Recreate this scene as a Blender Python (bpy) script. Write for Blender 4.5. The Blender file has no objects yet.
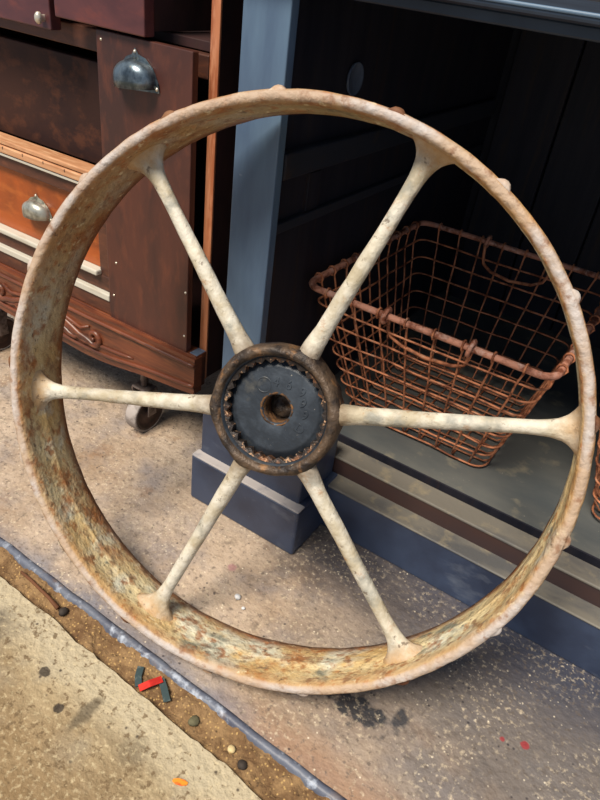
import bpy, bmesh, math, random
from mathutils import Vector, Matrix, noise
random.seed(7)
S = bpy.context.scene
C = S.collection

# ---------------------------------------------------------------- camera
CAM_H, FPX, PITCH, ROLL, YAW = 0.9193, 652.08, 0.5982, 0.1425, -0.5015
cd = bpy.data.cameras.new('camera'); cam = bpy.data.objects.new('camera', cd); C.objects.link(cam)
fw = Vector((math.sin(YAW)*math.cos(PITCH), math.cos(YAW)*math.cos(PITCH), -math.sin(PITCH)))
ri = Vector((math.cos(YAW), -math.sin(YAW), 0)); up = ri.cross(fw)
r2 = ri*math.cos(ROLL) + up*math.sin(ROLL); u2 = up*math.cos(ROLL) - ri*math.sin(ROLL)
M = Matrix((r2, u2, -fw)).transposed().to_4x4(); M.translation = (0, 0, CAM_H)
cam.matrix_world = M
cd.sensor_width = 36; cd.lens = FPX/800*36; cd.clip_start = .02
S.camera = cam

# ---------------------------------------------------------------- world, sun, exposure
S.view_settings.view_transform = 'Standard'; S.view_settings.look = 'None'
S.view_settings.gamma = 1; S.view_settings.use_curve_mapping = False
S.view_settings.exposure = 0.0
W = bpy.data.worlds.new('world'); S.world = W; W.use_nodes = True
bg = W.node_tree.nodes['Background']; bg.inputs[0].default_value = (.62, .78, 1, 1); bg.inputs[1].default_value = .50
sd = bpy.data.lights.new('sun', 'SUN'); sd.energy = 5.4; sd.angle = math.radians(22); sd.color = (1, .89, .74)
sun = bpy.data.objects.new('sun', sd); C.objects.link(sun)
SUN = Vector((-.10, -.52, .85))
sun.rotation_euler = SUN.to_track_quat('Z', 'Y').to_euler(); sun.location = (0, -2, 4)

# ---------------------------------------------------------------- the wheel's frame
WC = Vector((-.3701, .5870, .4138)); TILT, WYAW, RW, WW = .3506, -.2202, .40, .1114
wn = Vector((-math.sin(WYAW)*math.cos(TILT), -math.cos(WYAW)*math.cos(TILT), math.sin(TILT)))
wu = (Vector((0, 0, 1))-wn*wn.z).normalized(); ws = wu.cross(wn)
def WP(r, a, h): return WC + wu*(r*math.cos(a)) + ws*(r*math.sin(a)) + wn*h
base = WP(RW-.001, math.pi, -WW); base.z = 0

# ---------------------------------------------------------------- materials
def srgb(r, g, b):
    f = lambda c: c/12.92 if c <= .04045 else ((c+.055)/1.055)**2.4
    return (f(r/255), f(g/255), f(b/255), 1)

def mat(name, base, layers=(), rough=.6, metal=0., bump=None, spec=.4, rough_var=None):
    """base colour with procedural layers of grain, dirt, wear and some painted shade mixed over it (object space)"""
    m = bpy.data.materials.new(name); m.use_nodes = True
    nt = m.node_tree; N = nt.nodes; L = nt.links; bs = N['Principled BSDF']
    tc = N.new('ShaderNodeTexCoord').outputs['Object']
    def mapped(sc, off):
        mp = N.new('ShaderNodeMapping'); L.new(tc, mp.inputs[0])
        mp.inputs['Scale'].default_value = sc; mp.inputs['Location'].default_value = off
        return mp.outputs[0]
    def mask(d):
        st = d.get('stretch', (1, 1, 1)); sd_ = d.get('seed', 0)
        if d.get('kind') == 'spot':
            v = N.new('ShaderNodeVectorMath'); v.operation = 'SUBTRACT'; L.new(tc, v.inputs[0]); v.inputs[1].default_value = d['at']
            s_ = N.new('ShaderNodeVectorMath'); s_.operation = 'MULTIPLY'; L.new(v.outputs[0], s_.inputs[0]); s_.inputs[1].default_value = st
            l = N.new('ShaderNodeVectorMath'); l.operation = 'LENGTH'; L.new(s_.outputs[0], l.inputs[0])
            nz = N.new('ShaderNodeTexNoise'); nz.inputs['Scale'].default_value = d.get('nscale', 25); nz.inputs['Detail'].default_value = 6
            L.new(tc, nz.inputs['Vector'])
            a = N.new('ShaderNodeMath'); a.operation = 'MULTIPLY_ADD'; L.new(nz.outputs[0], a.inputs[0])
            a.inputs[1].default_value = d.get('namp', .06); L.new(l.outputs['Value'], a.inputs[2])
            val = a.outputs[0]; lo, hi = d['hi'], d['lo']
            r = N.new('ShaderNodeMapRange'); L.new(val, r.inputs[0])
            r.inputs[1].default_value = d['lo']; r.inputs[2].default_value = d['hi']
            r.inputs[3].default_value = 0 if d.get('inv') else d.get('amt', 1); r.inputs[4].default_value = d.get('amt', 1) if d.get('inv') else 0
            return r.outputs[0]
        if d.get('kind') == 'axis':
            v = N.new('ShaderNodeVectorMath'); v.operation = 'SUBTRACT'; L.new(tc, v.inputs[0]); v.inputs[1].default_value = d['at']
            l = N.new('ShaderNodeVectorMath'); l.operation = 'DOT_PRODUCT'; L.new(v.outputs[0], l.inputs[0]); l.inputs[1].default_value = d['dir']
            nz = N.new('ShaderNodeTexNoise'); nz.inputs['Scale'].default_value = d.get('nscale', 25); nz.inputs['Detail'].default_value = 7
            nz.inputs['Roughness'].default_value = .65
            L.new(tc, nz.inputs['Vector'])
            a = N.new('ShaderNodeMath'); a.operation = 'MULTIPLY_ADD'; L.new(nz.outputs[0], a.inputs[0])
            a.inputs[1].default_value = d.get('namp', .06); L.new(l.outputs['Value'], a.inputs[2])
            r = N.new('ShaderNodeMapRange'); L.new(a.outputs[0], r.inputs[0])
            r.inputs[1].default_value = d['lo']; r.inputs[2].default_value = d['hi']
            r.inputs[3].default_value = 0; r.inputs[4].default_value = d.get('amt', 1)
            return r.outputs[0]
        if d.get('kind') == 'voronoi':
            t = N.new('ShaderNodeTexVoronoi'); t.inputs['Scale'].default_value = d['scale']; out = t.outputs['Distance']
        else:
            t = N.new('ShaderNodeTexNoise'); t.inputs['Scale'].default_value = d['scale']
            t.inputs['Detail'].default_value = d.get('detail', 5); t.inputs['Roughness'].default_value = d.get('nrough', .6)
            t.inputs['Distortion'].default_value = d.get('dist', 0); out = t.outputs[0]
        L.new(mapped(st, (sd_*3.1, sd_*1.7, sd_*2.3)), t.inputs['Vector'])
        r = N.new('ShaderNodeMapRange'); L.new(out, r.inputs[0])
        r.inputs[1].default_value = d['lo']; r.inputs[2].default_value = d['hi']
        a, b = 0, d.get('amt', 1)
        if d.get('inv'): a, b = b, a
        r.inputs[3].default_value = a; r.inputs[4].default_value = b
        res = r.outputs[0]
        if d.get('within'):
            mu = N.new('ShaderNodeMath'); mu.operation = 'MULTIPLY'; L.new(res, mu.inputs[0]); L.new(mask(d['within']), mu.inputs[1]); res = mu.outputs[0]
        return res
    col = None
    for d in layers:
        mx = N.new('ShaderNodeMix'); mx.data_type = 'RGBA'
        L.new(mask(d), mx.inputs[0])
        if col is None: mx.inputs[6].default_value = base
        else: L.new(col, mx.inputs[6])
        mx.inputs[7].default_value = d['col']; col = mx.outputs[2]
    if col is None: bs.inputs['Base Color'].default_value = base
    else: L.new(col, bs.inputs['Base Color'])
    bs.inputs['Roughness'].default_value = rough; bs.inputs['Metallic'].default_value = metal
    bs.inputs['Specular IOR Level'].default_value = spec
    if bump:
        sc, st, dist = bump
        t = N.new('ShaderNodeTexNoise'); t.inputs['Scale'].default_value = sc; t.inputs['Detail'].default_value = 6
        L.new(tc, t.inputs['Vector'])
        b = N.new('ShaderNodeBump'); b.inputs['Strength'].default_value = st; b.inputs['Distance'].default_value = dist
        L.new(t.outputs[0], b.inputs['Height']); L.new(b.outputs[0], bs.inputs['Normal'])
    return m

K = srgb
m_floor = mat('concrete', K(182, 164, 146), [
    dict(col=K(140, 116, 92), scale=5, lo=.40, hi=.68, amt=.8),
    dict(col=K(128, 122, 124), scale=9, lo=.48, hi=.68, amt=.7, seed=3),
    dict(col=K(120, 106, 92), scale=28, lo=.54, hi=.68, amt=.75, seed=5, detail=8, nrough=.7),
    dict(col=K(126, 90, 58), scale=11, lo=.60, hi=.72, amt=.6, seed=9),
    dict(col=K(88, 86, 88), kind='spot', at=(.12, .70, 0), stretch=(.50, .75, 1), lo=.16, hi=.34, amt=.8, nscale=16, namp=.16),  # grime and soft shadow between wheel and plinth, both painted in
    dict(col=K(46, 52, 70), kind='spot', at=(.12, .90, 0), stretch=(.30, 1, 1), lo=.14, hi=.30, amt=.9, nscale=14, namp=.12),  # grime along the plinth foot with its shade painted in
    dict(col=K(60, 58, 64), kind='spot', at=(-.30, .80, 0), stretch=(.55, 1, 1), lo=.08, hi=.17, amt=.85, nscale=30, namp=.10),  # grime beside the block, soft shadow painted in with it
    dict(col=K(30, 36, 46), kind='spot', at=(-.135, .560, 0), stretch=(.5, 1, 1), lo=.046, hi=.056, amt=.9, nscale=55, namp=.06),
    dict(col=K(36, 42, 52), kind='spot', at=(-.075, .585, 0), stretch=(1, .6, 1), lo=.022, hi=.030, amt=.85, nscale=60, namp=.03),
    dict(col=K(110, 114, 128), kind='spot', at=(-.55, .41, 0), stretch=(.12, 1, 1), lo=.07, hi=.11, amt=.75, nscale=18, namp=.07),
    dict(col=K(150, 116, 90), kind='spot', at=(-.13, .44, 0), stretch=(.35, 1, 1), lo=.05, hi=.09, amt=.75, nscale=12, namp=.05),
    dict(col=K(216, 200, 172), scale=120, lo=.54, hi=.70, amt=.6, detail=3, within=dict(scale=9, lo=.38, hi=.60, seed=6)),
    dict(col=K(236, 224, 200), kind='voronoi', scale=120, lo=.10, hi=.22, inv=True, amt=.7, seed=4, within=dict(scale=40, lo=.50, hi=.6, seed=2)),
    dict(col=K(98, 88, 80), scale=105, lo=.56, hi=.68, amt=.7, detail=3, seed=12),
    dict(col=K(48, 46, 52), kind='voronoi', scale=75, lo=.08, hi=.20, inv=True, amt=.85, seed=2, within=dict(scale=18, lo=.50, hi=.58, seed=4)),
    dict(col=K(150, 45, 52), kind='spot', at=(.093, .664, 0), lo=.0075, hi=.0095, amt=.85, nscale=200, namp=.004),
    dict(col=K(150, 45, 52), kind='spot', at=(.062, .652, 0), lo=.004, hi=.0055, amt=.8, nscale=200, namp=.002),
    dict(col=K(150, 105, 110), kind='spot', at=(-.448, .655, 0), lo=.01, hi=.014, amt=.7, nscale=120, namp=.008),
], rough=.72, bump=(70, .7, .006))
m_slab = mat('rough concrete', K(168, 150, 118), [
    dict(col=K(132, 113, 84), scale=6, lo=.38, hi=.60, amt=.85, seed=2),
    dict(col=K(150, 140, 120), scale=13, lo=.50, hi=.66, amt=.7, seed=9),
    dict(col=K(180, 168, 142), kind='axis', at=(-.42, .3795, 0), dir=(.031, 1, 0), lo=-.05, hi=-.005, amt=.8, nscale=18, namp=.05),
    dict(col=K(92, 84, 74), kind='spot', at=(-.66, .30, 0), stretch=(1, .6, 1), lo=.05, hi=.085, amt=.8, nscale=30, namp=.07),
    dict(col=K(108, 96, 76), kind='spot', at=(-.36, .315, 0), stretch=(.5, 1, 1), lo=.035, hi=.055, amt=.65, nscale=30, namp=.06),
    dict(col=K(124, 98, 64), kind='spot', at=(-.5, .20, 0), stretch=(.5, 1, 1), lo=.08, hi=.18, amt=.65, nscale=16, namp=.08),
    dict(col=K(204, 188, 152), scale=140, lo=.53, hi=.70, amt=.6, detail=4, seed=5),
    dict(col=K(104, 84, 58), scale=95, lo=.57, hi=.65, amt=.8, detail=3, seed=15),
    dict(col=K(60, 50, 42), kind='voronoi', scale=60, lo=.08, hi=.18, inv=True, amt=.85, seed=6, within=dict(scale=14, lo=.50, hi=.58, seed=4)),
    dict(col=K(45, 38, 34), kind='spot', at=(-.54, .325, 0), lo=.012, hi=.014, amt=.85, nscale=100, namp=.010),
    dict(col=K(45, 38, 34), kind='spot', at=(-.48, .30, 0), lo=.011, hi=.013, amt=.85, nscale=100, namp=.010),
    dict(col=K(88, 78, 62), kind='spot', at=(-.445, .318, 0), stretch=(1, .35, 1), lo=.012, hi=.018, amt=.75, nscale=60, namp=.010),
], rough=.8, bump=(80, .8, .007))
m_dirt = mat('dry dirt', K(140, 112, 78), [
    dict(col=K(92, 66, 42), scale=30, lo=.4, hi=.6, amt=.8),
    dict(col=K(205, 170, 110), kind='voronoi', scale=160, lo=.1, hi=.3, inv=True, amt=.7),
    dict(col=K(50, 40, 32), kind='voronoi', scale=90, lo=.05, hi=.2, inv=True, amt=.7, seed=3)], rough=.95, bump=(160, .8, .006))
m_trim = mat('worn blue steel', K(98, 104, 118), [
    dict(col=K(72, 76, 92), scale=22, lo=.42, hi=.6, amt=.85),
    dict(col=K(186, 196, 212), scale=45, lo=.55, hi=.68, amt=.7, seed=2),
    dict(col=K(128, 104, 84), scale=16, lo=.56, hi=.7, amt=.7, seed=5)], rough=.45, bump=(90, .4, .003))
RUST = K(124, 66, 28)
WL = WC - base                                             # hub centre in the wheel's own frame
m_rim = mat('rusted cream paint', K(216, 200, 158), [
    dict(col=K(206, 168, 106), scale=9, lo=.42, hi=.66, amt=.85),
    dict(col=K(212, 214, 198), scale=10, lo=.53, hi=.64, amt=.75, seed=8),
    dict(col=K(112, 118, 108), scale=11, lo=.60, hi=.66, amt=.8, seed=11),
    dict(col=K(92, 98, 92), scale=22, lo=.63, hi=.68, amt=.75, seed=13),
    dict(col=K(140, 92, 50), kind='spot', at=tuple(WL-ws*.26+wu*.22-wn*.06), lo=.22, hi=.48, amt=.6, nscale=18, namp=.22),  # upper-left rust, with the shade there painted in
    dict(col=K(104, 96, 72), kind='spot', at=tuple(WL+wu*.40-wn*.06), lo=.12, hi=.34, amt=.55, nscale=22, namp=.18),  # top of the rim darkened, its shade painted into the colour
    dict(col=K(156, 90, 42), scale=14, lo=.54, hi=.66, amt=.8, seed=4, detail=8, nrough=.7),
    dict(col=K(152, 100, 58), kind='axis', at=tuple(WL-wn*.034), dir=tuple(wn), lo=.030, hi=.050, amt=.55, nscale=40, namp=.034),
    dict(col=K(126, 70, 36), kind='axis', at=tuple(WL-wn*.085), dir=tuple(-wn), lo=.016, hi=.036, amt=.8, nscale=34, namp=.034),
    dict(col=K(160, 96, 46), scale=60, lo=.54, hi=.66, amt=.75, seed=6),
    dict(col=K(232, 218, 180), scale=80, lo=.60, hi=.68, amt=.6, seed=16),
    dict(col=K(70, 42, 28), scale=90, lo=.62, hi=.70, amt=.7, seed=2),
    dict(col=K(176, 155, 136), kind='axis', at=tuple(WL), dir=tuple(wn), lo=.0047, hi=.0086, amt=.85, nscale=40, namp=.008),
    dict(col=K(186, 182, 182), scale=8, lo=.46, hi=.58, amt=.75, seed=5, within=dict(kind='axis', at=tuple(WL), dir=tuple(wn), lo=.0055, hi=.0095, nscale=40, namp=.008)),
    dict(col=K(132, 92, 64), scale=46, lo=.56, hi=.66, amt=.7, seed=3)], rough=.6, bump=(90, .7, .006))
m_lip = mat('pale worn rim edge', K(192, 170, 150), [
    dict(col=K(172, 140, 112), scale=22, lo=.42, hi=.60, amt=.8),
    dict(col=K(196, 192, 190), scale=10, lo=.50, hi=.64, amt=.8, seed=5),
    dict(col=K(128, 84, 54), scale=46, lo=.56, hi=.68, amt=.8, seed=3),
    dict(col=K(216, 204, 184), scale=70, lo=.60, hi=.68, amt=.7, seed=13)], rough=.5, bump=(100, .5, .004))
m_tread = mat('rusted tread', K(132, 92, 62), [
    dict(col=K(92, 54, 34), scale=30, lo=.42, hi=.62),
    dict(col=K(176, 150, 126), scale=18, lo=.56, hi=.68, amt=.7, seed=5)], rough=.7, bump=(80, .5, .004))
m_spoke = mat('chipped white paint', K(202, 197, 184), [
    dict(col=K(168, 156, 130), scale=20, lo=.42, hi=.60, amt=.85),
    dict(col=K(140, 140, 132), scale=17, lo=.53, hi=.64, amt=.8, seed=3),
    dict(col=K(158, 112, 68), scale=36, lo=.57, hi=.69, amt=.8, seed=7, detail=9, nrough=.75),
    dict(col=K(222, 216, 200), scale=14, lo=.52, hi=.64, amt=.7, seed=17),
    dict(col=K(176, 136, 86), kind='spot', at=(0, 0, 0), lo=.385, hi=.415, amt=.8, nscale=40, namp=.05, inv=True),
    dict(col=K(104, 80, 56), kind='spot', at=(0, 0, 0), lo=.105, hi=.150, amt=.9, nscale=60, namp=.05),
    dict(col=K(80, 60, 44), scale=90, lo=.62, hi=.69, amt=.7, seed=2)], rough=.6, bump=(110, .6, .004))
m_hub = mat('dark rusted iron', K(92, 76, 62), [
    dict(col=K(44, 38, 36), scale=30, lo=.42, hi=.6),
    dict(col=K(150, 110, 72), scale=45, lo=.56, hi=.7, amt=.8, seed=4),
    dict(col=K(176, 160, 138), scale=120, lo=.66, hi=.74, amt=.6, seed=2)], rough=.5, metal=.2, bump=(140, .8, .004))
m_tooth = mat('orange rusted teeth', K(50, 44, 42), [
    dict(col=K(140, 94, 62), scale=34, lo=.53, hi=.63, amt=.8),
    dict(col=K(225, 180, 140), scale=150, lo=.58, hi=.7, amt=.8, seed=2)], rough=.45, metal=.25, bump=(200, .8, .003))
m_plate = mat('black greasy iron', K(44, 50, 58), [
    dict(col=K(66, 74, 84), scale=30, lo=.45, hi=.65, amt=.8),
    dict(col=K(88, 86, 80), scale=24, lo=.58, hi=.7, amt=.6, seed=3),
    dict(col=K(190, 180, 165), scale=160, lo=.70, hi=.74, amt=.7, seed=4)], rough=.42, metal=.1, bump=(120, .5, .002))
m_bore = mat('rusty bore', K(120, 84, 50), [dict(col=K(52, 38, 28), scale=60, lo=.4, hi=.6)], rough=.8, bump=(150, .8, .004))
m_wire = mat('rusted wire', K(196, 128, 92), [
    dict(col=K(104, 56, 36), scale=40, lo=.45, hi=.6, amt=.9),
    dict(col=K(196, 158, 132), scale=60, lo=.58, hi=.7, amt=.6, seed=3)], rough=.7)
m_wire_rim = mat('rusted rim wire', K(196, 138, 116), [
    dict(col=K(112, 58, 36), scale=36, lo=.46, hi=.6, amt=.9),
    dict(col=K(206, 172, 160), scale=55, lo=.54, hi=.66, amt=.7, seed=3)], rough=.65, bump=(160, .5, .002))
m_blue = mat('slate blue paint', K(92, 116, 140), [
    dict(col=K(72, 92, 118), scale=4, lo=.4, hi=.65, stretch=(3, 3, .6)),
    dict(col=K(150, 160, 170), scale=40, lo=.68, hi=.75, amt=.5, seed=3)], rough=.42, spec=.5)
m_navy = mat('navy paint', K(58, 70, 94), [
    dict(col=K(42, 50, 70), scale=7, lo=.4, hi=.65),
    dict(col=K(110, 118, 132), scale=14, lo=.62, hi=.74, amt=.5, seed=3, stretch=(.5, 1, 1)),
    dict(col=K(150, 150, 150), scale=120, lo=.70, hi=.76, amt=.5, seed=5)], rough=.4, spec=.5)
m_dust = mat('dusty painted ledge', K(116, 112, 104), [
    dict(col=K(78, 80, 84), scale=16, lo=.45, hi=.62, amt=.8, stretch=(.4, 1, 1)),
    dict(col=K(156, 144, 118), scale=30, lo=.55, hi=.7, amt=.6, seed=3)], rough=.6, bump=(80, .3, .002))
m_dustpale = mat('pale dusty edge', K(176, 170, 168), [dict(col=K(120, 122, 134), scale=30, lo=.52, hi=.66, amt=.7)], rough=.6)
m_deep = mat('deep navy worktop', K(40, 52, 68), [dict(col=K(28, 38, 52), scale=8, lo=.4, hi=.6)], rough=.4)
m_shelf = mat('dusty grey shelf', K(100, 102, 100), [
    dict(col=K(74, 80, 84), scale=6, lo=.42, hi=.64, amt=.85, stretch=(.5, 1, 1)),
    dict(col=K(168, 158, 132), scale=14, lo=.56, hi=.7, amt=.5, seed=3),
    dict(col=K(225, 220, 205), scale=150, lo=.72, hi=.76, amt=.8, seed=6)], rough=.5, bump=(60, .2, .002))
m_riser = mat('red brown riser', K(70, 50, 46), [
    dict(col=K(58, 46, 48), scale=9, lo=.42, hi=.6, stretch=(.4, 1, 1)),
    dict(col=K(160, 86, 50), scale=22, lo=.64, hi=.72, amt=.8, seed=3, stretch=(.25, 1, 1))], rough=.55)
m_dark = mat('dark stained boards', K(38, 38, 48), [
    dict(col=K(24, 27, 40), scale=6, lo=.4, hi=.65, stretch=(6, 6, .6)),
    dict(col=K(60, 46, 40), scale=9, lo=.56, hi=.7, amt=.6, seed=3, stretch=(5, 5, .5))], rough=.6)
m_darkrail = mat('dark blue rail', K(44, 48, 58), [dict(col=K(70, 60, 52), scale=24, lo=.58, hi=.7, amt=.6)], rough=.5)
m_hole_sheen = mat('grey hole light and sky sheen', K(96, 110, 130), [dict(col=K(70, 82, 104), scale=8, lo=.4, hi=.6)], rough=.4)  # shared by the hole's painted light and the apron's painted sky sheen

def wood(name, a, b, c, sc=5, st=(.5, 3, 6), rough=.38, lo=.42, hi=.62, spec=.5):
    return mat(name, a, [
        dict(col=b, scale=sc, lo=lo, hi=hi, stretch=st, dist=.6, amt=.9),
        dict(col=c, scale=sc*5, lo=.5, hi=.66, stretch=st, seed=3, amt=.6)], rough=rough, spec=spec)
m_mahog = wood('mahogany board', K(80, 44, 36), K(56, 34, 32), K(98, 54, 40), 5, (2, 2, .8), .42)
m_oak = wood('red oak apron', K(108, 58, 38), K(70, 40, 30), K(132, 78, 48), 10, (.5, 2, 5))
m_orange = wood('orange veneer', K(164, 80, 32), K(112, 54, 26), K(180, 98, 44), 4, (1, 2, 2.5), .3)
m_walnut = wood('shaded walnut', K(60, 38, 32), K(40, 27, 28), K(92, 56, 40), 4, (1.2, 2, 1.8), .6, spec=.2)  # darkened wood, the shade on the upper drawer kept in the colour
m_plum = wood('shaded plum veneer', K(92, 52, 52), K(66, 38, 42), K(112, 58, 50), 5, (1, 2, 2), .32)  # darkened to hold the dim light on the upper dresser
m_brown = wood('brown carcass wood', K(86, 50, 36), K(58, 34, 28), K(110, 64, 42), 6, (1, 2, 3), .5)
m_shadow = wood('shaded carcass wood', K(58, 34, 34), K(34, 22, 24), K(56, 36, 30), 6, (2, 2, .8), .6)  # carcass brown darkened, shade inside the dresser held in the colour
m_light = wood('pale raw edge', K(196, 146, 108), K(164, 112, 76), K(212, 172, 134), 14, (.4, 2, 5), .5)
m_edge = wood('orange edge strip', K(186, 120, 84), K(150, 84, 52), K(206, 146, 112), 9, (4, 4, .5), .45)
m_white = mat('chipped white ledge', K(192, 188, 176), [dict(col=K(150, 136, 112), scale=20, lo=.55, hi=.7, amt=.6, stretch=(.4, 1, 1))], rough=.45)
m_pull = mat('dull steel pull', K(118, 132, 142), [
    dict(col=K(70, 82, 92), scale=40, lo=.45, hi=.62),
    dict(col=K(160, 150, 120), scale=60, lo=.6, hi=.7, amt=.6, seed=4)], rough=.32, metal=.75)
m_pull2 = mat('pale steel pull', K(176, 176, 166), [dict(col=K(120, 118, 108), scale=40, lo=.45, hi=.62)], rough=.35, metal=.6)
m_screw = mat('bright screw', K(214, 206, 190), rough=.35, metal=.6)
m_caster_tread = mat('grey caster tread', K(168, 160, 156), [dict(col=K(130, 122, 118), scale=40, lo=.45, hi=.6)], rough=.6)
m_caster_face = mat('dark caster face', K(64, 42, 36), [dict(col=K(40, 28, 26), scale=40, lo=.45, hi=.6)], rough=.6)
m_steel = mat('tarnished steel', K(128, 116, 112), [dict(col=K(86, 74, 70), scale=60, lo=.45, hi=.6)], rough=.4, metal=.6)
m_wall = mat('dim back wall', K(60, 58, 60), [dict(col=K(44, 44, 48), scale=4, lo=.4, hi=.6)], rough=.85)
m_red = mat('red strap', K(208, 52, 40), [dict(col=K(170, 36, 30), scale=60, lo=.45, hi=.6)], rough=.4)
m_green = mat('dark green strap', K(54, 70, 72), [dict(col=K(90, 100, 98), scale=80, lo=.55, hi=.65)], rough=.5)
m_leaf = mat('orange leaf', K(230, 140, 40), [dict(col=K(214, 80, 30), scale=90, lo=.45, hi=.6)], rough=.5)
m_twig = mat('brown twig', K(104, 66, 42), rough=.8)
m_pebble = [mat('pebble '+n, c, [dict(col=d, scale=60, lo=.45, hi=.6)], rough=.8) for n, c, d in
            (('white', K(206, 208, 212), K(160, 164, 170)), ('dark', K(58, 50, 44), K(40, 34, 30)), ('tan', K(206, 186, 140), K(170, 146, 100)), ('olive', K(98, 94, 70), K(70, 66, 48)))]

# ---------------------------------------------------------------- helpers
def prop(o, label=None, cat=None, group=None, kind=None):
    for k, v in (('label', label), ('category', cat), ('group', group), ('kind', kind)):
        if v: o[k] = v
    return o
def empty(name, loc, label, cat, group=None):
    o = bpy.data.objects.new(name, None); C.objects.link(o); o.location = loc
    o.empty_display_size = .05; prop(o, label, cat, group); o['_loc'] = list(loc); del o['_loc']
    return o
def link(name, me, m=None, parent=None, smooth=False, org=None):
    """mesh given in world coordinates; shifted into its parent's frame"""
    o = bpy.data.objects.new(name, me); C.objects.link(o)
    off = Vector((0, 0, 0)); q = parent
    while q is not None: off += Vector(q.location); q = q.parent
    if parent is None and org is not None: off = Vector(org)
    me.transform(Matrix.Translation(-off))
    if parent is None and org is not None: o.location = org
    o.parent = parent
    if m is not None:
        for mm in (m if isinstance(m, (list, tuple)) else [m]): me.materials.append(mm)
    if smooth:
        me.polygons.foreach_set('use_smooth', [True]*len(me.polygons))
    me.update()
    return o
def mesh(name, v, f):
    me = bpy.data.meshes.new(name); me.from_pydata([tuple(x) for x in v], [], f); me.update(); return me
def from_bm(name, bm):
    me = bpy.data.meshes.new(name); bmesh.ops.recalc_face_normals(bm, faces=bm.faces[:]); bm.to_mesh(me); bm.free(); return me
def box(name, x0, x1, y0, y1, z0, z1, m, parent=None, bev=.002, seg=2, org=None):
    bm = bmesh.new(); bmesh.ops.create_cube(bm, size=1)
    for v in bm.verts:
        v.co = ((x0+x1)/2+v.co.x*(x1-x0), (y0+y1)/2+v.co.y*(y1-y0), (z0+z1)/2+v.co.z*(z1-z0))
    if bev: bmesh.ops.bevel(bm, geom=bm.edges[:], offset=bev, segments=seg, affect='EDGES', profile=.5)
    return link(name, from_bm(name, bm), m, parent, org=org)
def tube_vf(pts, rad, sides=6, closed=False, caps=True):
    """round sweep; rad is one radius or one per point"""
    P = [Vector(p) for p in pts]; n = len(P)
    R_ = rad if isinstance(rad, (list, tuple)) else [rad]*n
    v, f = [], []
    prev = None
    for i in range(n):
        if closed: t = P[(i+1) % n]-P[i-1]
        else: t = P[min(i+1, n-1)]-P[max(i-1, 0)]
        t.normalize()
        if prev is None:
            a = Vector((0, 0, 1)) if abs(t.z) < .9 else Vector((1, 0, 0))
            x = t.cross(a).normalized()
        else:
            x = (prev - t*prev.dot(t)).normalized()
        prev = x; y = t.cross(x)
        for k in range(sides):
            a = 2*math.pi*k/sides
            v.append(P[i]+(x*math.cos(a)+y*math.sin(a))*R_[i])
    m_ = n if closed else n-1
    for i in range(m_):
        j = (i+1) % n
        for k in range(sides):
            l = (k+1) % sides
            f.append((i*sides+k, i*sides+l, j*sides+l, j*sides+k))
    if not closed and caps:
        f.append(tuple(range(sides))[::-1]); f.append(tuple((n-1)*sides+k for k in range(sides)))
    return v, f
class MB:
    def __init__(s): s.v = []; s.f = []
    def add(s, vf):
        o = len(s.v); s.v += vf[0]; s.f += [tuple(i+o for i in q) for q in vf[1]]; return s
    def mesh(s, name): return mesh(name, s.v, s.f)
def tube(name, pts, rad, m, parent=None, sides=6, closed=False, org=None):
    return link(name, mesh(name, *tube_vf(pts, rad, sides, closed)), m, parent, True, org)
def lathe_vf(prof, seg, frame, closed=True):
    """revolve (r, h) profile about the frame's axis; frame(r, angle, h) -> point"""
    v, f = [], []
    n = len(prof)
    for i in range(seg):
        a = 2*math.pi*i/seg
        for r, h in prof: v.append(frame(r, a, h))
    for i in range(seg):
        j = (i+1) % seg
        for k in range(n if closed else n-1):
            l = (k+1) % n
            f.append((i*n+k, i*n+l, j*n+l, j*n+k))
    return v, f
def wob(p, sc, amp, seed=0):
    return noise.noise(Vector(p)*sc+Vector((seed*7.3, seed*3.1, seed)))*amp

# ---------------------------------------------------------------- setting
def slab(name, outline, z, thick, m, grid=None):
    bm = bmesh.new()
    vs = [bm.verts.new((x, y, z)) for x, y in outline]
    f = bm.faces.new(vs)
    r = bmesh.ops.extrude_face_region(bm, geom=[f])
    for e in r['geom']:
        if isinstance(e, bmesh.types.BMVert): e.co.z -= thick
    return link(name, from_bm(name, bm), m)
def trimline(x): return .425 - .0132*max(-1.3, min(.6, x))          # front edge of the far slab
def slabline(x): return .3693 - .0352*max(-1.3, min(.6, x))                # edge of the near slab
far = [(-4, 2.4), (3.0, 2.4), (3.0, trimline(3.0)+.012)] + [(-4, trimline(-4)+.012)]
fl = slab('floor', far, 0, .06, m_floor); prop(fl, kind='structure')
edge = []
xs = [-4+.012*i for i in range(int(7/.012))]
near = [(-4, -3)] + [(3.0, -3)]
top = []
for x in xs[::-1]:
    if -1.2 < x < .4: top.append((x, slabline(x)+wob((x, 0, 0), 14, .006)+wob((x, 1, 0), 60, .0035)))
near = near + [(3.0, slabline(3.0))] + top + [(-4, slabline(-4))]
f2 = slab('floor', near, 0.0, .06, m_slab); prop(f2, kind='structure')
# rounded steel nosing along the far slab
pr = [(.0135, .0006), (.009, .0013), (.004, .0006), (.001, -.004), (-.001, -.012), (-.001, -.05), (.0135, -.05)]
v, f = [], []
xs = [-4] + [-1.3+.02*i for i in range(90)] + [3.0]
for x in xs:
    for a, b in pr: v.append((x, trimline(x)+a+wob((x, a, b), 20, .002), b+wob((x, 2+a, b), 30, .0012)))
n = len(pr)
for i in range(len(xs)-1):
    for k in range(n): f.append((i*n+k, i*n+(k+1) % n, (i+1)*n+(k+1) % n, (i+1)*n+k))
prop(link('trim_1', mesh('trim_1', v, f), m_trim, smooth=True), kind='structure')
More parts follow.
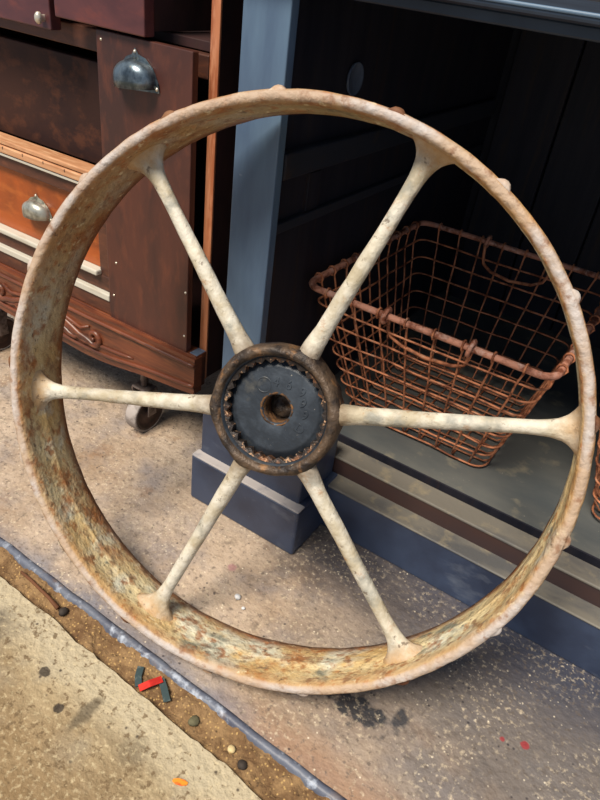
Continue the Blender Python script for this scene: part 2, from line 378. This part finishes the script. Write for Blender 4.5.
# dirt lying in the channel between the two slabs
v, f = [], []
nx, ny = 420, 16
for i in range(nx+1):
    x = -1.3+1.9*i/nx
    for j in range(ny+1):
        t = j/ny; y = slabline(x)-.012+t*(trimline(x)+.010-slabline(x)+.012)
        z = -.010+wob((x, y, 0), 25, .006)+wob((x, y, 3), 90, .006)+wob((x, y, 5), 200, .003)+.002*abs(1-2*t)+.005*t*t
        v.append((x, y, min(z, -.002)))
for i in range(nx):
    for j in range(ny):
        a = i*(ny+1)+j; f.append((a, a+ny+1, a+ny+2, a+1))
prop(link('channel_dirt', mesh('channel_dirt', v, f), m_dirt, smooth=True), 'strip of dry brown dirt filling the channel between the two concrete slabs', 'dirt', kind='stuff')
prop(box('wall_back', -4, 3, 2.4, 2.5, 0, 3.0, m_wall, bev=0), kind='structure')

# ---------------------------------------------------------------- iron wheel
wheel = empty('iron_wheel', base, 'large rusted six-spoked iron wheel leaning against the blue cabinet post', 'wheel')
HUBC = WC - wn*.045
prof = [(.4006, -.0005), (.4010, -.006), (.4008, -.03), (.4003, -.06), (.3998, -.09), (.3988, -.1085), (.397, -.1114), (.3948, -.1105),
        (.3935, -.100), (.3905, -.085), (.3885, -.070), (.3874, -.058), (.3866, -.0555), (.3874, -.053), (.3882, -.040), (.3876, -.028), (.3858, -.018), (.3846, -.009), (.3850, -.0015), (.3873, .0030), (.3915, .0052), (.3965, .0046), (.3992, .0026)]
SEG = 240
v, f = lathe_vf(prof, SEG, WP)
for i, p in enumerate(v):
    d = (p-WC); rad = (d-wn*d.dot(wn)).normalized()
    v[i] = p + rad*(wob(p, 9, .0012)+wob(p, 45, .0010, 1)) + wn*wob(p, 30, .0008, 2)
me = mesh('rim', v, f)
rim = link('rim', me, [m_rim, m_lip, m_tread], wheel, True)
np_ = len(prof)
for i, pl in enumerate(me.polygons):
    k = i % np_
    pl.material_index = 2 if 0 < k <= 5 else 0
# tread lugs, every 21.2 degrees
for k in range(17):
    a = math.radians(-11+21.18*k)
    v, f = [], []
    lens = [.0035, .0005, -.007, -.019, -.029, -.038]
    hs = [.0035, .0066, .0078, .0070, .0050, .0008]
    for h, t in zip(lens, hs):
        for q in range(7):
            w_ = math.pi*q/6
            jit = wob((k, h*100, q), 3, .0006)
            v.append(WP(.3980+t*math.sin(w_)**.8+jit, a-math.cos(w_)*.0085/.4*(1 if q not in (0, 6) else 1.35), h))
    for i in range(len(lens)-1):
        for q in range(6): f.append((i*7+q, i*7+q+1, (i+1)*7+q+1, (i+1)*7+q))
    f.append(tuple(range(7))[::-1])
    link('lug', mesh('lug', v, f), m_tread if k % 3 == 1 else m_lip, wheel, True)
# spokes
def smooth01(t): t = max(0, min(1, t)); return t*t*(3-2*t)
for k, ad in enumerate((-42.4, 17.5, 76.4, 137.6, -162.4, -103.0)):
    a0 = math.radians(ad); e_r = wu*math.cos(a0)+ws*math.sin(a0); e_t = -wu*math.sin(a0)+ws*math.cos(a0)
    v, f = [], []; sides = 14
    rr = [.0785, .086, .094, .102, .112, .13, .155, .18, .205, .23, .255, .28, .305, .325, .338, .348, .356, .363, .369, .374, .378, .3815, .3845, .3872, .389]
    for r in rr:
        fl_ = math.exp((r-.388)/.0135); fa_ = math.exp((r-.388)/.0055); fh = smooth01((.128-r)/.04)
        ra = .0120-.0026*smooth01((r-.1)/.25)+.026*fl_+.003*fh
        rb = .0115-.0018*smooth01((r-.1)/.25)+.003*fl_+.007*fa_+.003*fh
        off = -.042-.006*smooth01((r-.1)/.28)
        for q in range(sides):
            w_ = 2*math.pi*q/sides
            p = WC + e_r*r + wn*off
            nz = 1+wob((k*3+r*30, math.cos(w_)*1.2, math.sin(w_)*1.2), 1.0, .09, k)+wob((r*120, q, k), 1, .03)
            v.append(p + e_t*ra*math.cos(w_)*nz + wn*rb*math.sin(w_)*nz)
    for i in range(len(rr)-1):
        for q in range(sides): f.append((i*sides+q, i*sides+(q+1) % sides, (i+1)*sides+(q+1) % sides, (i+1)*sides+q))
    sp = bpy.data.objects.new('spoke', mesh('spoke', v, f)); sp.data.materials.append(m_spoke)
    sp.data.transform(Matrix.Translation(-HUBC)); sp.location = HUBC-base; sp.parent = wheel; C.objects.link(sp)
    sp.data.polygons.foreach_set('use_smooth', [True]*len(sp.data.polygons))
# hub
HF = .010
prof = [(.0760, -.047), (.0770, -.039), (.080, -.0350), (.084, -.0335), (.0885, -.0365), (.0915, -.043), (.0925, -.055), (.0915, -.072), (.088, -.082), (.060, -.088), (.030, -.090), (.030, -.078), (.0760, -.078)]
v, f = lathe_vf(prof, 96, lambda r, a, h: WP(r, a, h+HF))
spk = [math.radians(q) for q in (-42.4, 17.5, 76.4, 137.6, -162.4, -103.0)]
for i, p in enumerate(v):
    d = p-WC; rv = d-wn*d.dot(wn); r = rv.length; rad = rv.normalized()
    a = math.atan2(rv.dot(ws), rv.dot(wu))
    lobe = sum(math.exp(-(((a-q+math.pi) % (2*math.pi)-math.pi)/.16)**2) for q in spk)
    k = smooth01((r-.082)/.008)
    v[i] = p + rad*(k*(.004*lobe)+wob(p, 60, .0014)*k) + wn*wob(p, 70, .0022, 4)*(1 if r > .076 else .2)
hub = link('hub', mesh('hub', v, f), m_hub, wheel, True)
v, f = lathe_vf([(.0780, -.040), (.0766, -.0405), (.0762, -.0450), (.0735, -.0470), (.0735, -.0640), (.0780, -.0640)], 80, lambda r, a, h: WP(r, a, h+HF))
link('recess_wall', mesh('recess_wall', v, f), m_plate, wheel, True)
# internal ratchet teeth
NT = 30
v, f = [], []
for i in range(NT*2):
    a = 2*math.pi*i/(NT*2); tip = i % 2
    jr = wob((i*.7, 0, 0), 1.3, .002)
    ri_ = (.0660 if tip else .0715)+jr*.7
    for r, h in ((.0742, -.0455), (ri_, -.0475 if tip else -.0465), (ri_+.0008, -.060), (.0742, -.060)): v.append(WP(r, a, h+HF+wob((i, r*200, 0), .9, .0008)))
for i in range(NT*2):
    j = (i+1) % (NT*2)
    for k in range(4): f.append((i*4+k, i*4+(k+1) % 4, j*4+(k+1) % 4, j*4+k))
link('ratchet_teeth', mesh('ratchet_teeth', v, f), m_tooth, wheel)
# plate with bore
prof = [(.0205, -.0570), (.0225, -.0560), (.032, -.0562), (.058, -.0560), (.0620, -.0565), (.0640, -.0590), (.0730, -.0600), (.0730, -.076), (.0205, -.076)]
v, f = lathe_vf(prof, 80, lambda r, a, h: WP(r, a, h+HF))
for i, p in enumerate(v): v[i] = p + wn*wob(p, 60, .0008)
plate = link('hub_plate', mesh('hub_plate', v, f), m_plate, wheel, True)
prof = [(.0212, -.0565), (.0228, -.0556), (.0243, -.0565), (.0232, -.0585), (.0206, -.0590), (.0196, -.067), (.0193, -.091), (.0215, -.091), (.0215, -.0600)]
v, f = lathe_vf(prof, 48, lambda r, a, h: WP(r, a, h+HF))
for i, p in enumerate(v): v[i] = p + wn*wob(p, 220, .0016) + Vector((wob(p, 200, .0012, 3), 0, wob(p, 200, .0012, 5)))
link('bore', mesh('bore', v, f), m_bore, wheel, True)
v, f = lathe_vf([(.0005, -.080), (.0205, -.080), (.0205, -.082), (.0005, -.082)], 32, WP)
link('bore_dark_cap', mesh('bore_dark_cap', v, f), m_hub, wheel, True)  # cap added at the back so the bore reads dark
# cast marks on the plate
def glyph(txt, r, adeg, size, turn=0):
    cu = bpy.data.curves.new('cast_mark', 'FONT'); cu.body = txt; cu.size = size; cu.extrude = .0006; cu.bevel_depth = .0003
    cu.align_x = 'CENTER'; cu.align_y = 'CENTER'
    t = bpy.data.objects.new('tmp', cu); C.objects.link(t)
    bpy.context.view_layer.update()
    me = bpy.data.meshes.new_from_object(t.evaluated_get(bpy.context.evaluated_depsgraph_get()))
    bpy.data.objects.remove(t)
    mm = Matrix((ws, wu, wn)).transposed().to_4x4(); mm.translation = WP(r, math.radians(adeg), -.0559+HF)
    me.transform(mm @ Matrix.Rotation(math.radians(turn), 4, 'Z'))
    return link('cast_mark', me, m_plate, wheel)
for g in (('4', .038, -14, .018, 0), ('6', .039, 14, .018, 0), ('9', .045, 42, .018, -10), ('9', .039, 62, .018, -10), ('9', .041, 86, .018, -10), ('D', .042, 114, .018, -20)): glyph(*g)
v, f = lathe_vf([(.0092, -.0562), (.0098, -.0555), (.0112, -.0555), (.0118, -.0562)], 28, lambda r, a, h: WP(.038, math.radians(-42), 0)+wu*(r*math.cos(a))+ws*(r*math.sin(a))+wn*(h+HF), False)
link('cast_ring', mesh('cast_ring', v, f), m_plate, wheel, True)

# ---------------------------------------------------------------- blue counter cabinet
cab = empty('counter_cabinet', (-.10, 1.25, 0), 'blue painted counter cabinet with open dark lower bay and dusty bottom shelf', 'cabinet')
XR = .85
box('post', -.608, -.531, .800, .819, .19, .878, m_blue, cab, .002)
box('pedestal', -.620, -.392, .765, .885, .09, .213, m_navy, cab, .004, 3)
box('plinth_block', -.6265, -.379, .745, .889, 0, .108, m_navy, cab, .0055, 3)
box('block_ledge', -.626, -.380, .7465, .768, .106, .1098, m_dustpale, cab, .0018, 2)
box('plinth', -.384, XR, .850, .896, 0, .104, m_navy, cab, .003)
box('plinth_ledge', -.384, XR, .848, .893, .101, .1055, m_dust, cab, .003, 3)
box('riser', -.60, XR, .889, .905, .10, .141, m_riser, cab, .001)
box('sill', -.60, XR, .887, .932, .1395, .1455, m_dust, cab, .0025, 3)
box('groove_shade_floor', -.60, XR, .920, .985, .01, .03, m_dark, cab, 0)  # dark board added low in the groove to deepen its shade
box('shelf_edge_shade', -.60, XR, .975, .9792, .100, .1246, m_dark, cab, 0)  # dark strip added over the shelf front, standing in for groove shade
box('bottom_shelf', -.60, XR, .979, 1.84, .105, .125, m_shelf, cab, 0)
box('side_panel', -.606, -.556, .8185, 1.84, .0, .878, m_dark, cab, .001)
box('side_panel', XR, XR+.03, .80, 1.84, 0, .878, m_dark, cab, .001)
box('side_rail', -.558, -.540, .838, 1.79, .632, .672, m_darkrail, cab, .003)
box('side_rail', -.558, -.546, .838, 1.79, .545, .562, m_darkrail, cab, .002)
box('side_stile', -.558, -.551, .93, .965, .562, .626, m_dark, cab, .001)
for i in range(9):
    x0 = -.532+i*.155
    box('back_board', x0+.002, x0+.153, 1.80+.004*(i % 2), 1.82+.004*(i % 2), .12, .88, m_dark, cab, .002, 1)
box('back_panel', -.6, XR+.03, 1.826, 1.838, .1, .88, m_dark, cab, 0)  # added behind the board gaps to stop sky light leaking through
v, f = lathe_vf([(.0005, .0), (.021, .0), (.0245, .0015), (.0255, .004), (.0245, .006), (.0225, .004), (.0005, .004)], 32, lambda r, a, h: Vector((-.556+h, 1.038+r*math.cos(a), .7595+r*math.sin(a))), False)
link('hole_light_disc', mesh('hole_light_disc', v, f), m_hole_sheen, cab, True)  # grey disc standing in for light in a round hole
box('beam', -.608, XR+.03, .800, .835, .8785, .892, m_deep, cab, .002)
box('worktop', -.66, XR+.06, .780, 1.86, .892, .904, m_deep, cab, .005, 3)
box('worktop_edge', -.661, XR+.06, .7785, .786, .8995, .9035, m_blue, cab, .0015)

# ---------------------------------------------------------------- wire baskets
def rrect(x0, x1, y0, y1, z, r, n=5):
    pts = []
    for cx, cy, a0 in ((x1-r, y0+r, -90), (x1-r, y1-r, 0), (x0+r, y1-r, 90), (x0+r, y0+r, 180)):
        for i in range(n+1):
            a = math.radians(a0+90*i/n); pts.append((cx+r*math.cos(a), cy+r*math.sin(a), z))
    return pts
def basket(loc, label, top, bot, zt, zb, nfront, nside, nhoop, handles=True):
    X0, X1, Y0, Y1 = top; x0, x1, y0, y1 = bot
    t_ = empty('wire_basket', loc, label, 'basket', None)
    rim_ = tube('rim_wire', rrect(X0, X1, Y0, Y1, zt, .028, 6), .0062, m_wire_rim, t_, 8, True)
    lerp = lambda a, b, k: a+(b-a)*k
    wr = .0021
    for h in range(nhoop):
        k = h/nhoop*.985+.012
        p = rrect(lerp(x0, X0, k), lerp(x1, X1, k), lerp(y0, Y0, k), lerp(y1, Y1, k), lerp(zb, zt, k)+.002, .026)
        q = []
        for i, a in enumerate(p):
            b = p[(i+1) % len(p)]; n_ = 6 if (Vector(a)-Vector(b)).length > .1 else 1
            for j in range(n_): q.append(Vector(a).lerp(Vector(b), j/n_))
        q = [a+Vector((wob(a, 12, .0035, h), wob(a, 12, .0035, h+9), wob(a, 12, .004, h+5))) for a in q]
        tube('hoop_wire', q, wr*1.05, m_wire, t_, 5, True)
    def hook(p, dirv):
        # the wire's end curled once round the rim wire
        return [p+dirv*(.0088*math.cos(a))+Vector((0, 0, .0088*math.sin(a))) for a in [math.radians(g) for g in (300, 240, 180, 130, 90, 45, 0, -40)]]
    def uwire(a_top, a_bot, b_bot, b_top, da, db, s):
        pa = [Vector(a_top), Vector(a_bot), Vector(b_bot), Vector(b_top)]
        pts = hook(pa[0], da)
        seg = []
        for i in range(1, 8): seg.append(pa[0].lerp(pa[1], i/8))
        seg.append(pa[0].lerp(pa[1], .96)); seg.append(pa[1].lerp(pa[2], .03))
        for i in range(1, 7): seg.append(pa[1].lerp(pa[2], i/7))
        seg.append(pa[1].lerp(pa[2], .97)); seg.append(pa[3].lerp(pa[2], .96))
        for i in range(7, 0, -1): seg.append(pa[3].lerp(pa[2], i/8))
        seg = [q+Vector((wob(q, 14, .003, s), wob(q, 14, .003, s+3), wob(q, 14, .0015, s+6))) for q in seg]
        pts = pts+seg+hook(pa[3], db)[::-1]
        tube('mesh_wire', pts, wr, m_wire, t_, 5)
    for i in range(nfront):
        k = (i+.5)/nfront; kb = k
        uwire((lerp(X0+.02, X1-.02, k), Y0, zt), (lerp(x0+.012, x1-.012, kb), y0, zb), (lerp(x0+.012, x1-.012, kb), y1, zb), (lerp(X0+.02, X1-.02, k), Y1, zt), Vector((0, 1, 0)), Vector((0, -1, 0)), i)
    for i in range(nside):
        k = (i+.5)/nside
        uwire((X0, lerp(Y0+.02, Y1-.02, k), zt), (x0, lerp(y0+.012, y1-.012, k), zb+.004), (x1, lerp(y0+.012, y1-.012, k), zb+.004), (X1, lerp(Y0+.02, Y1-.02, k), zt), Vector((1, 0, 0)), Vector((-1, 0, 0)), i+40)
    if handles:
        for yy, sg in ((Y0, 1), (Y1, -1)):
            xa, xb = lerp(X0, X1, .36), lerp(X0, X1, .70)
            yh = yy+sg*.013
            pts = [(xa, yh+sg*.002, zt-.004), (xa+.003, yh, zt-.03), (xa+.008, yh+sg*.006, zt-.044), (xa+.03, yh+sg*.010, zt-.056), ((xa+xb)/2, yh+sg*.012, zt-.062),
                   (xb-.03, yh+sg*.010, zt-.056), (xb-.008, yh+sg*.006, zt-.044), (xb-.003, yh, zt-.03), (xb, yh+sg*.002, zt-.004)]
            hd = tube('handle', pts, .0036, m_wire, t_, 6)
            for xx in (xa, xb):
                lp = [Vector((xx+.0015*math.sin(a*1.0), yy+.0125*math.cos(a), zt+.0125*math.sin(a))) for a in [2*math.pi*g/12 for g in range(12)]]
                o = tube('handle_loop', lp, .0042, m_wire_rim, t_, 6, True)
    return t_
basket((-.31, 1.21, .125), 'rusty empty wire basket on the shelf behind the right-hand wheel spokes', (-.538, -.084, .943, 1.455), (-.468, -.158, 1.062, 1.37), .430, .1285, 8, 10, 8)
basket((.20, 1.24, .125), 'taller rusty wire basket cut off by the right edge of the photo', (-.064, .43, .97, 1.50), (.050, .36, 1.07, 1.40), .565, .1285, 9, 10, 11, False)

# ---------------------------------------------------------------- old wooden dresser
dr = empty('wooden_dresser', (-1.08, 1.05, 0), 'old brown wooden dresser on casters with carved apron and orange lower drawer', 'dresser')
XL, XRt = -1.49, -.678
box('side_panel', XRt-.014, XRt+.002, .8425, 1.32, .215, 1.08, m_shadow, dr, .001)
box('edge_strip', XRt-.0145, XRt+.0025, .8385, .843, .214, 1.08, m_edge, dr, .001)
box('side_panel', XL, XL+.018, .84, 1.32, .215, 1.08, m_brown, dr, .001)
box('bottom_panel', XL+.02, XRt-.014, .838, 1.31, .262, .272, m_shadow, dr, 0)
box('back_panel', XL, XRt, 1.31, 1.325, .215, 1.08, m_shadow, dr, 0)
box('top', XL-.02, XRt+.02, .80, 1.33, 1.08, 1.105, m_plum, dr, .005)
# serpentine apron
XA0, XA1 = -1.495, -.671
def apron_bottom(x):
    k = min(1, abs(x+1.08)/.415)
    return .168+.034*k**2.2+.003*math.cos(k*9)
n = 60
xs = [XA0+(XA1-XA0)*i/n for i in range(n+1)]
v, f = [], []
for x in xs:
    b = apron_bottom(x); bow = -.006*(1-((x+1.08)/.415)**2)
    v += [(x, .800+bow, .276), (x, .800+bow, b), (x, .822, b), (x, .822, .276)]
for i in range(n):
    for k in range(4): f.append((i*4+k, (i+1)*4+k, (i+1)*4+(k+1) % 4, i*4+(k+1) % 4))
f += [(0, 1, 2, 3), tuple(n*4+k for k in (3, 2, 1, 0))]
link('apron', mesh('apron', v, f), m_oak, dr)
box('apron_shelf', XA0, XA1-.002, .806, .836, .268, .2785, m_oak, dr, .001)
box('sky_sheen_patch', -.692, XA1-.003, .810, .8355, .2785, .2798, m_hole_sheen, dr, .0004, 1)  # pale blue patch standing in for sky reflected on the apron top
box('apron_return', XA1-.028, XA1-.003, .822, .836, .205, .268, m_brown, dr, .001)
bow = lambda x: .800-.006*(1-((x+1.08)/.415)**2)
tube('bead', [(x, bow(x)-.001, .262) for x in xs], .0042, m_oak, dr, 8)
tube('bead', [(x, bow(x)-.001, apron_bottom(x)+.019) for x in xs], .0042, m_oak, dr, 8)
for sgn in (1, -1):
    tube('short_bead', [(-1.08+sgn*(.02+.235*i/14), bow(-1.08+sgn*(.02+.235*i/14))-.001, apron_bottom(-1.08)+.032+.012*(i/14)**2) for i in range(15)], [.0038]*13+[.003, .0012], m_oak, dr, 8)
# carved scroll applique in the middle of the apron
def spiral(cx, cz, r0, r1, a0, a1, n=22): return [(cx+(r0+(r1-r0)*i/n)*math.cos(a0+(a1-a0)*i/n), cz+(r0+(r1-r0)*i/n)*math.sin(a0+(a1-a0)*i/n)) for i in range(n+1)]
ap = MB()
for sgn in (1, -1):
    curves = [
        ([(.0, .012), (.03, .016), (.06, .010), (.085, .000), (.105, -.009), (.125, -.012)] + spiral(.148, -.001, .020, .006, -2.4, 4.6), (.007, .0045)),
        ([(.0, -.004), (.03, .0), (.055, -.010), (.075, -.020), (.09, -.022), (.10, -.016)], (.009, .004)),
        ([(.02, .020), (.05, .022), (.08, .014), (.11, .008), (.135, .020)], (.006, .003)),
        ([(.05, .0), (.07, -.004), (.095, -.014), (.118, -.022), (.135, -.021)], (.006, .003))]
    for pts, (ra, rb) in curves:
        P3 = [(-1.08+sgn*a, bow(-1.08+sgn*a)-.002, .222+b) for a, b in pts]; m_ = len(P3)
        ap.add(tube_vf(P3, [ra+(rb-ra)*i/(m_-1) for i in range(m_)], 8))
link('carved_scroll', ap.mesh('carved_scroll'), m_oak, dr, True)
# ledges and drawers
box('rail', XL+.02, -.80, .810, .85, .279, .310, m_brown, dr, .002)
box('pale_ledge', XL+.02, -.897, .806, .84, .310, .3235, m_white, dr, .002)
box('rail', XL+.02, -.897, .816, .84, .3235, .355, m_brown, dr, .002)
box('stile', -.930, -.8975, .8175, .845, .3235, .53, m_brown, dr, .001)

def cup_pull(parent, cx, y, cz, a, d, h, tilt, m):
    """bin pull: quarter dome open below on a pointed back plate"""
    nb, na = 18, 9
    v, f = [], []
    R = Matrix.Rotation(tilt, 3, 'Y')
    def P(x, yy, z):
        q = R @ Vector((x, yy, z)); return Vector((cx, y, cz))+q
    for sh in (0, 1):
        s_ = 1-.09*sh
        for i in range(na+1):
            al = .04+(math.pi/2+.12-.04)*i/na
            for j in range(nb+1):
                be = math.pi*j/nb
                sa = max(0, math.sin(al))**.7; cb = math.cos(be); ca = math.cos(al)
                v.append(P(a*s_*sa*math.copysign(abs(cb)**.8, cb), -d*s_*min(1, sa+.05)*math.sin(be)**.8, h*s_*math.copysign(abs(ca)**.8, ca)*(1-.12*abs(cb))))
    m_ = (na+1)*(nb+1)
    for sh in (0, 1):
        for i in range(na):
            for j in range(nb):
                q = (sh*m_+i*(nb+1)+j, sh*m_+i*(nb+1)+j+1, sh*m_+(i+1)*(nb+1)+j+1, sh*m_+(i+1)*(nb+1)+j)
                f.append(q if sh == 0 else q[::-1])
    for j in range(nb): f.append((na*(nb+1)+j, na*(nb+1)+j+1, m_+na*(nb+1)+j+1, m_+na*(nb+1)+j))
    o = link('cup_pull', mesh('cup_pull', v, f), m, parent, True)
    out = [(-1.08, -.12), (-1.12, -.30), (1.12, -.30), (1.10, .05), (.86, .62), (.5, .98), (.16, 1.10), (0, 1.34), (-.16, 1.10), (-.5, .98), (-.86, .62), (-1.10, .05)]
    v = [P(x*a, -.0005, z*h) for x, z in out]+[P(x*a, -.0022, z*h) for x, z in out]; q = len(out)
    f = [tuple(range(q)), tuple(range(q, 2*q))[::-1]]+[(i, (i+1) % q, q+(i+1) % q, q+i) for i in range(q)]
    link('back_plate', mesh('back_plate', v, f), m, o)
    for x, z in ((0, 1.20), (1.02, -.16), (-1.02, -.16)):
        vf = lathe_vf([(.0001, -.0042), (.0022, -.0036), (.0032, -.002), (.0001, -.002)], 12, lambda r, an, hh: P(x*a+r*math.cos(an), hh, z*h+r*math.sin(an)), False)
        link('screw', mesh('screw', *vf), m_screw, o, True)
    return o

od = box('drawer', XL+.03, -.931, .824, .845, .365, .528, m_orange, dr, .002)
box('drawer_lip', XL+.03, -.927, .804, .826, .355, .366, m_white, od, .003)
cup_pull(od, -1.105, .8235, .425, .036, .026, .030, math.radians(-4), m_pull2)
# open top edge of that drawer: two thin pale strips over a white lip
box('drawer_band', XL+.03, -.897, .812, .826, .499, .524, m_brown, od, .002)
box('drawer_lip', XL+.03, -.897, .805, .826, .524, .529, m_white, od, .001)
box('drawer_edge', XL+.03, -.895, .803, .8195, .5305, .5440, m_light, od, .002)
box('drawer_edge', XL+.03, -.895, .8065, .842, .5460, .5550, m_light, od, .002)
for i in range(9):
    x = -1.40+i*.058
    box('edge_notch', x, x+.0018, .8026, .806, .5385, .5435, m_shadow, od, 0)
dk = box('drawer', XL+.03, -.76, .868, .886, .545, .722, m_walnut, dr, .002)
box('rail', XL+.02, -.70, .846, .872, .742, .776, m_brown, dr, .002)
td = box('drawer', XL+.03, -.993, .800, .822, .766, .965, m_plum, dr, .002)
vf = lathe_vf([(.0001, -.016), (.004, -.0155), (.0062, -.012), (.006, -.008), (.0035, -.005), (.0035, 0)], 16, lambda r, a, h: Vector((-1.008+r*math.cos(a), .800+h, .782+r*1.5*math.sin(a))), False)
link('knob', mesh('knob', *vf), m_screw, td, True)
t2_ = box('drawer', -.976, -.782, .796, .818, .788, .965, m_plum, dr, .002)
box('drawer_side', -.795, -.785, .818, 1.18, .795, .93, m_shadow, t2_, .001)
box('divider', XL+.02, XRt-.016, .862, 1.30, .778, .792, m_shadow, dr, .001)
# caster under the front corner
def caster(cx, cy, tr):
    o = None
    fr = lambda r, a, h: Vector((cx+h, cy+r*math.cos(a), .045+r*math.sin(a)))
    w_ = link('caster', mesh('caster', *lathe_vf([(.0445, -.0150), (.045, -.013), (.045, .012), (.0438, .0148), (.040, .0150), (.040, -.0150)], 40, fr)), m_caster_tread, dr, True)
    link('caster_disc', mesh('caster_disc', *lathe_vf([(.0002, .0165), (.010, .0165), (.012, .013), (.030, .0115), (.034, .0145), (.0405, .0150), (.0405, -.0145), (.0002, -.0145)], 36, fr)), m_caster_face, w_, True)
    for s_ in (-.021, .021):
        pts = [(-.012, .045), (.012, .045), (.010, .078), (.016, .104), (.016, .110), (-.016, .110), (-.016, .104), (-.010, .078)]
        v = [(cx+s_-.0015, cy+a, b) for a, b in pts]+[(cx+s_+.0015, cy+a, b) for a, b in pts]; q = len(pts)
        f = [tuple(range(q)), tuple(range(q, 2*q))[::-1]]+[(i, (i+1) % q, q+(i+1) % q, q+i) for i in range(q)]
        link('fork', mesh('fork', v, f), m_steel, w_)
    bx = box('fork_crown', cx-.0225, cx+.0225, cy-.016, cy+.016, .107, .113, m_steel, w_, .002)
    link('stem', mesh('stem', *lathe_vf([(.0001, .113), (.008, .113), (.008, .26), (.0001, .26)], 14, lambda r, a, h: Vector((cx+r*math.cos(a), cy+r*math.sin(a), h)), False)), m_steel, w_, True)
for cx, cy in ((-.850, .850), (-1.35, .850), (-.80, 1.26), (-1.38, 1.26)): caster(cx, cy, 0)
box('base_block', XL+.02, XRt-.02, .822, .87, .232, .268, m_brown, dr, .001)
box('base_block', XL+.02, XRt-.02, 1.235, 1.31, .215, .26, m_brown, dr, .001)

# loose panel with a cup pull stood on the apron's ledge
bd = box('loose_panel', -.896, -.697, .8062, .820, .2788, .783, m_mahog, None, .0015, org=(-.793, .813, .2788))
prop(bd, 'upright loose mahogany panel with steel cup pull, standing on the dresser ledge', 'panel')
cup_pull(bd, -.806, .8058, .722, .040, .030, .036, math.radians(-5), m_pull)
for x, z in ((-.880, .545), (-.883, .33), (-.873, .40), (-.703, .312), (-.702, .40), (-.885, .77)):
    vf = lathe_vf([(.0001, -.0012), (.0018, -.0008), (.0024, .0006)], 10, lambda r, a, h: Vector((x+r*math.cos(a), .8060+h, z+r*math.sin(a))), False)
    link('nail', mesh('nail', *vf), m_screw, bd, True)

# ---------------------------------------------------------------- litter
st = empty('plastic_strap', (-.405, .395, -.008), 'folded scrap of red and dark green strap in the dirt channel', 'scrap')
def ribbon(name, pts, w_, m, th=.0012):
    v, f = [], []
    P = [Vector(p) for p in pts]
    for i, p in enumerate(P):
        t = (P[min(i+1, len(P)-1)]-P[max(i-1, 0)]); t.z = 0; t.normalize(); s_ = Vector((-t.y, t.x, 0))*w_/2
        v += [p-s_, p+s_, p+s_+Vector((0, 0, th)), p-s_+Vector((0, 0, th))]
    for i in range(len(P)-1):
        for k in range(4): f.append((i*4+k, i*4+(k+1) % 4, (i+1)*4+(k+1) % 4, (i+1)*4+k))
    f += [(0, 1, 2, 3), tuple((len(P)-1)*4+k for k in (3, 2, 1, 0))]
    return link(name, mesh(name, v, f), m, st)
ribbon('red_fold', [(-.4136, .3898, -.002), (-.4054, .4035, .001), (-.3958, .4200, .001)], .011, m_red)
ribbon('green_end', [(-.4175, .3925, -.004), (-.4287, .4029, -.003), (-.437, .4175, -.003)], .010, m_green)
ribbon('green_end', [(-.3985, .4200, -.001), (-.3849, .4121, -.002), (-.3674, .3998, -.003)], .010, m_green)
lf = []
for i in range(9):
    t = i/8; lf.append((.011*math.cos(math.pi*t*2)*1.0, .0055*math.sin(math.pi*t*2)))
v = [(-.276+a*.9+b*.5, .326+b-a*.1+a*.3, .0006+.0015*abs(a)*60*.3) for a, b in lf[:-1]]; v += [(x, y, z+.001) for x, y, z in v]
f = [tuple(range(8))[::-1], tuple(range(8, 16))]+[(i, (i+1) % 8, 8+(i+1) % 8, 8+i) for i in range(8)]
prop(link('leaf', mesh('leaf', v, f), m_leaf, org=(-.276, .326, 0)), 'tiny orange leaf scrap lying on the near concrete slab', 'leaf')
tw = tube('twig', [(-.72, .4225, -.001), (-.69, .4195, .002), (-.665, .4165, .003), (-.64, .4145, .002), (-.615, .411, -.001)], [.0025, .003, .0028, .003, .004], m_twig, org=(-.665, .4165, 0))
prop(tw, 'thin brown twig lying in the dirt channel at far left', 'twig')
def pebble(x, y, z, r, mi, label):
    bm = bmesh.new(); bmesh.ops.create_icosphere(bm, subdivisions=2, radius=r)
    for q in bm.verts:
        q.co *= 1+wob(q.co, 90, .35, x*50); q.co.z *= .7; q.co += Vector((x, y, z+r*.55))
    prop(link('pebble', from_bm('pebble', bm), m_pebble[mi], smooth=True, org=(x, y, z)), label, 'pebble', 'pebbles and lumps on the floor and in the channel')
pebble(-.399, .609, 0, .0062, 0, 'pale grey pebble on the floor just above the lower rim, largest of them')
pebble(-.378, .597, 0, .0036, 0, 'tiny white pebble on the floor, the nearer beside the grey one')
pebble(-.605, .413, -.008, .008, 1, 'dark lump at the right end of the twig')
pebble(-.225, .396, -.010, .0075, 1, 'dark brown pebble in the dirt channel near the bottom edge')
pebble(-.250, .404, -.010, .0065, 2, 'pale tan pebble in the dirt channel beside the dark one')
pebble(-.318, .402, -.010, .008, 3, 'olive pebble in the dirt channel right of the red strap')
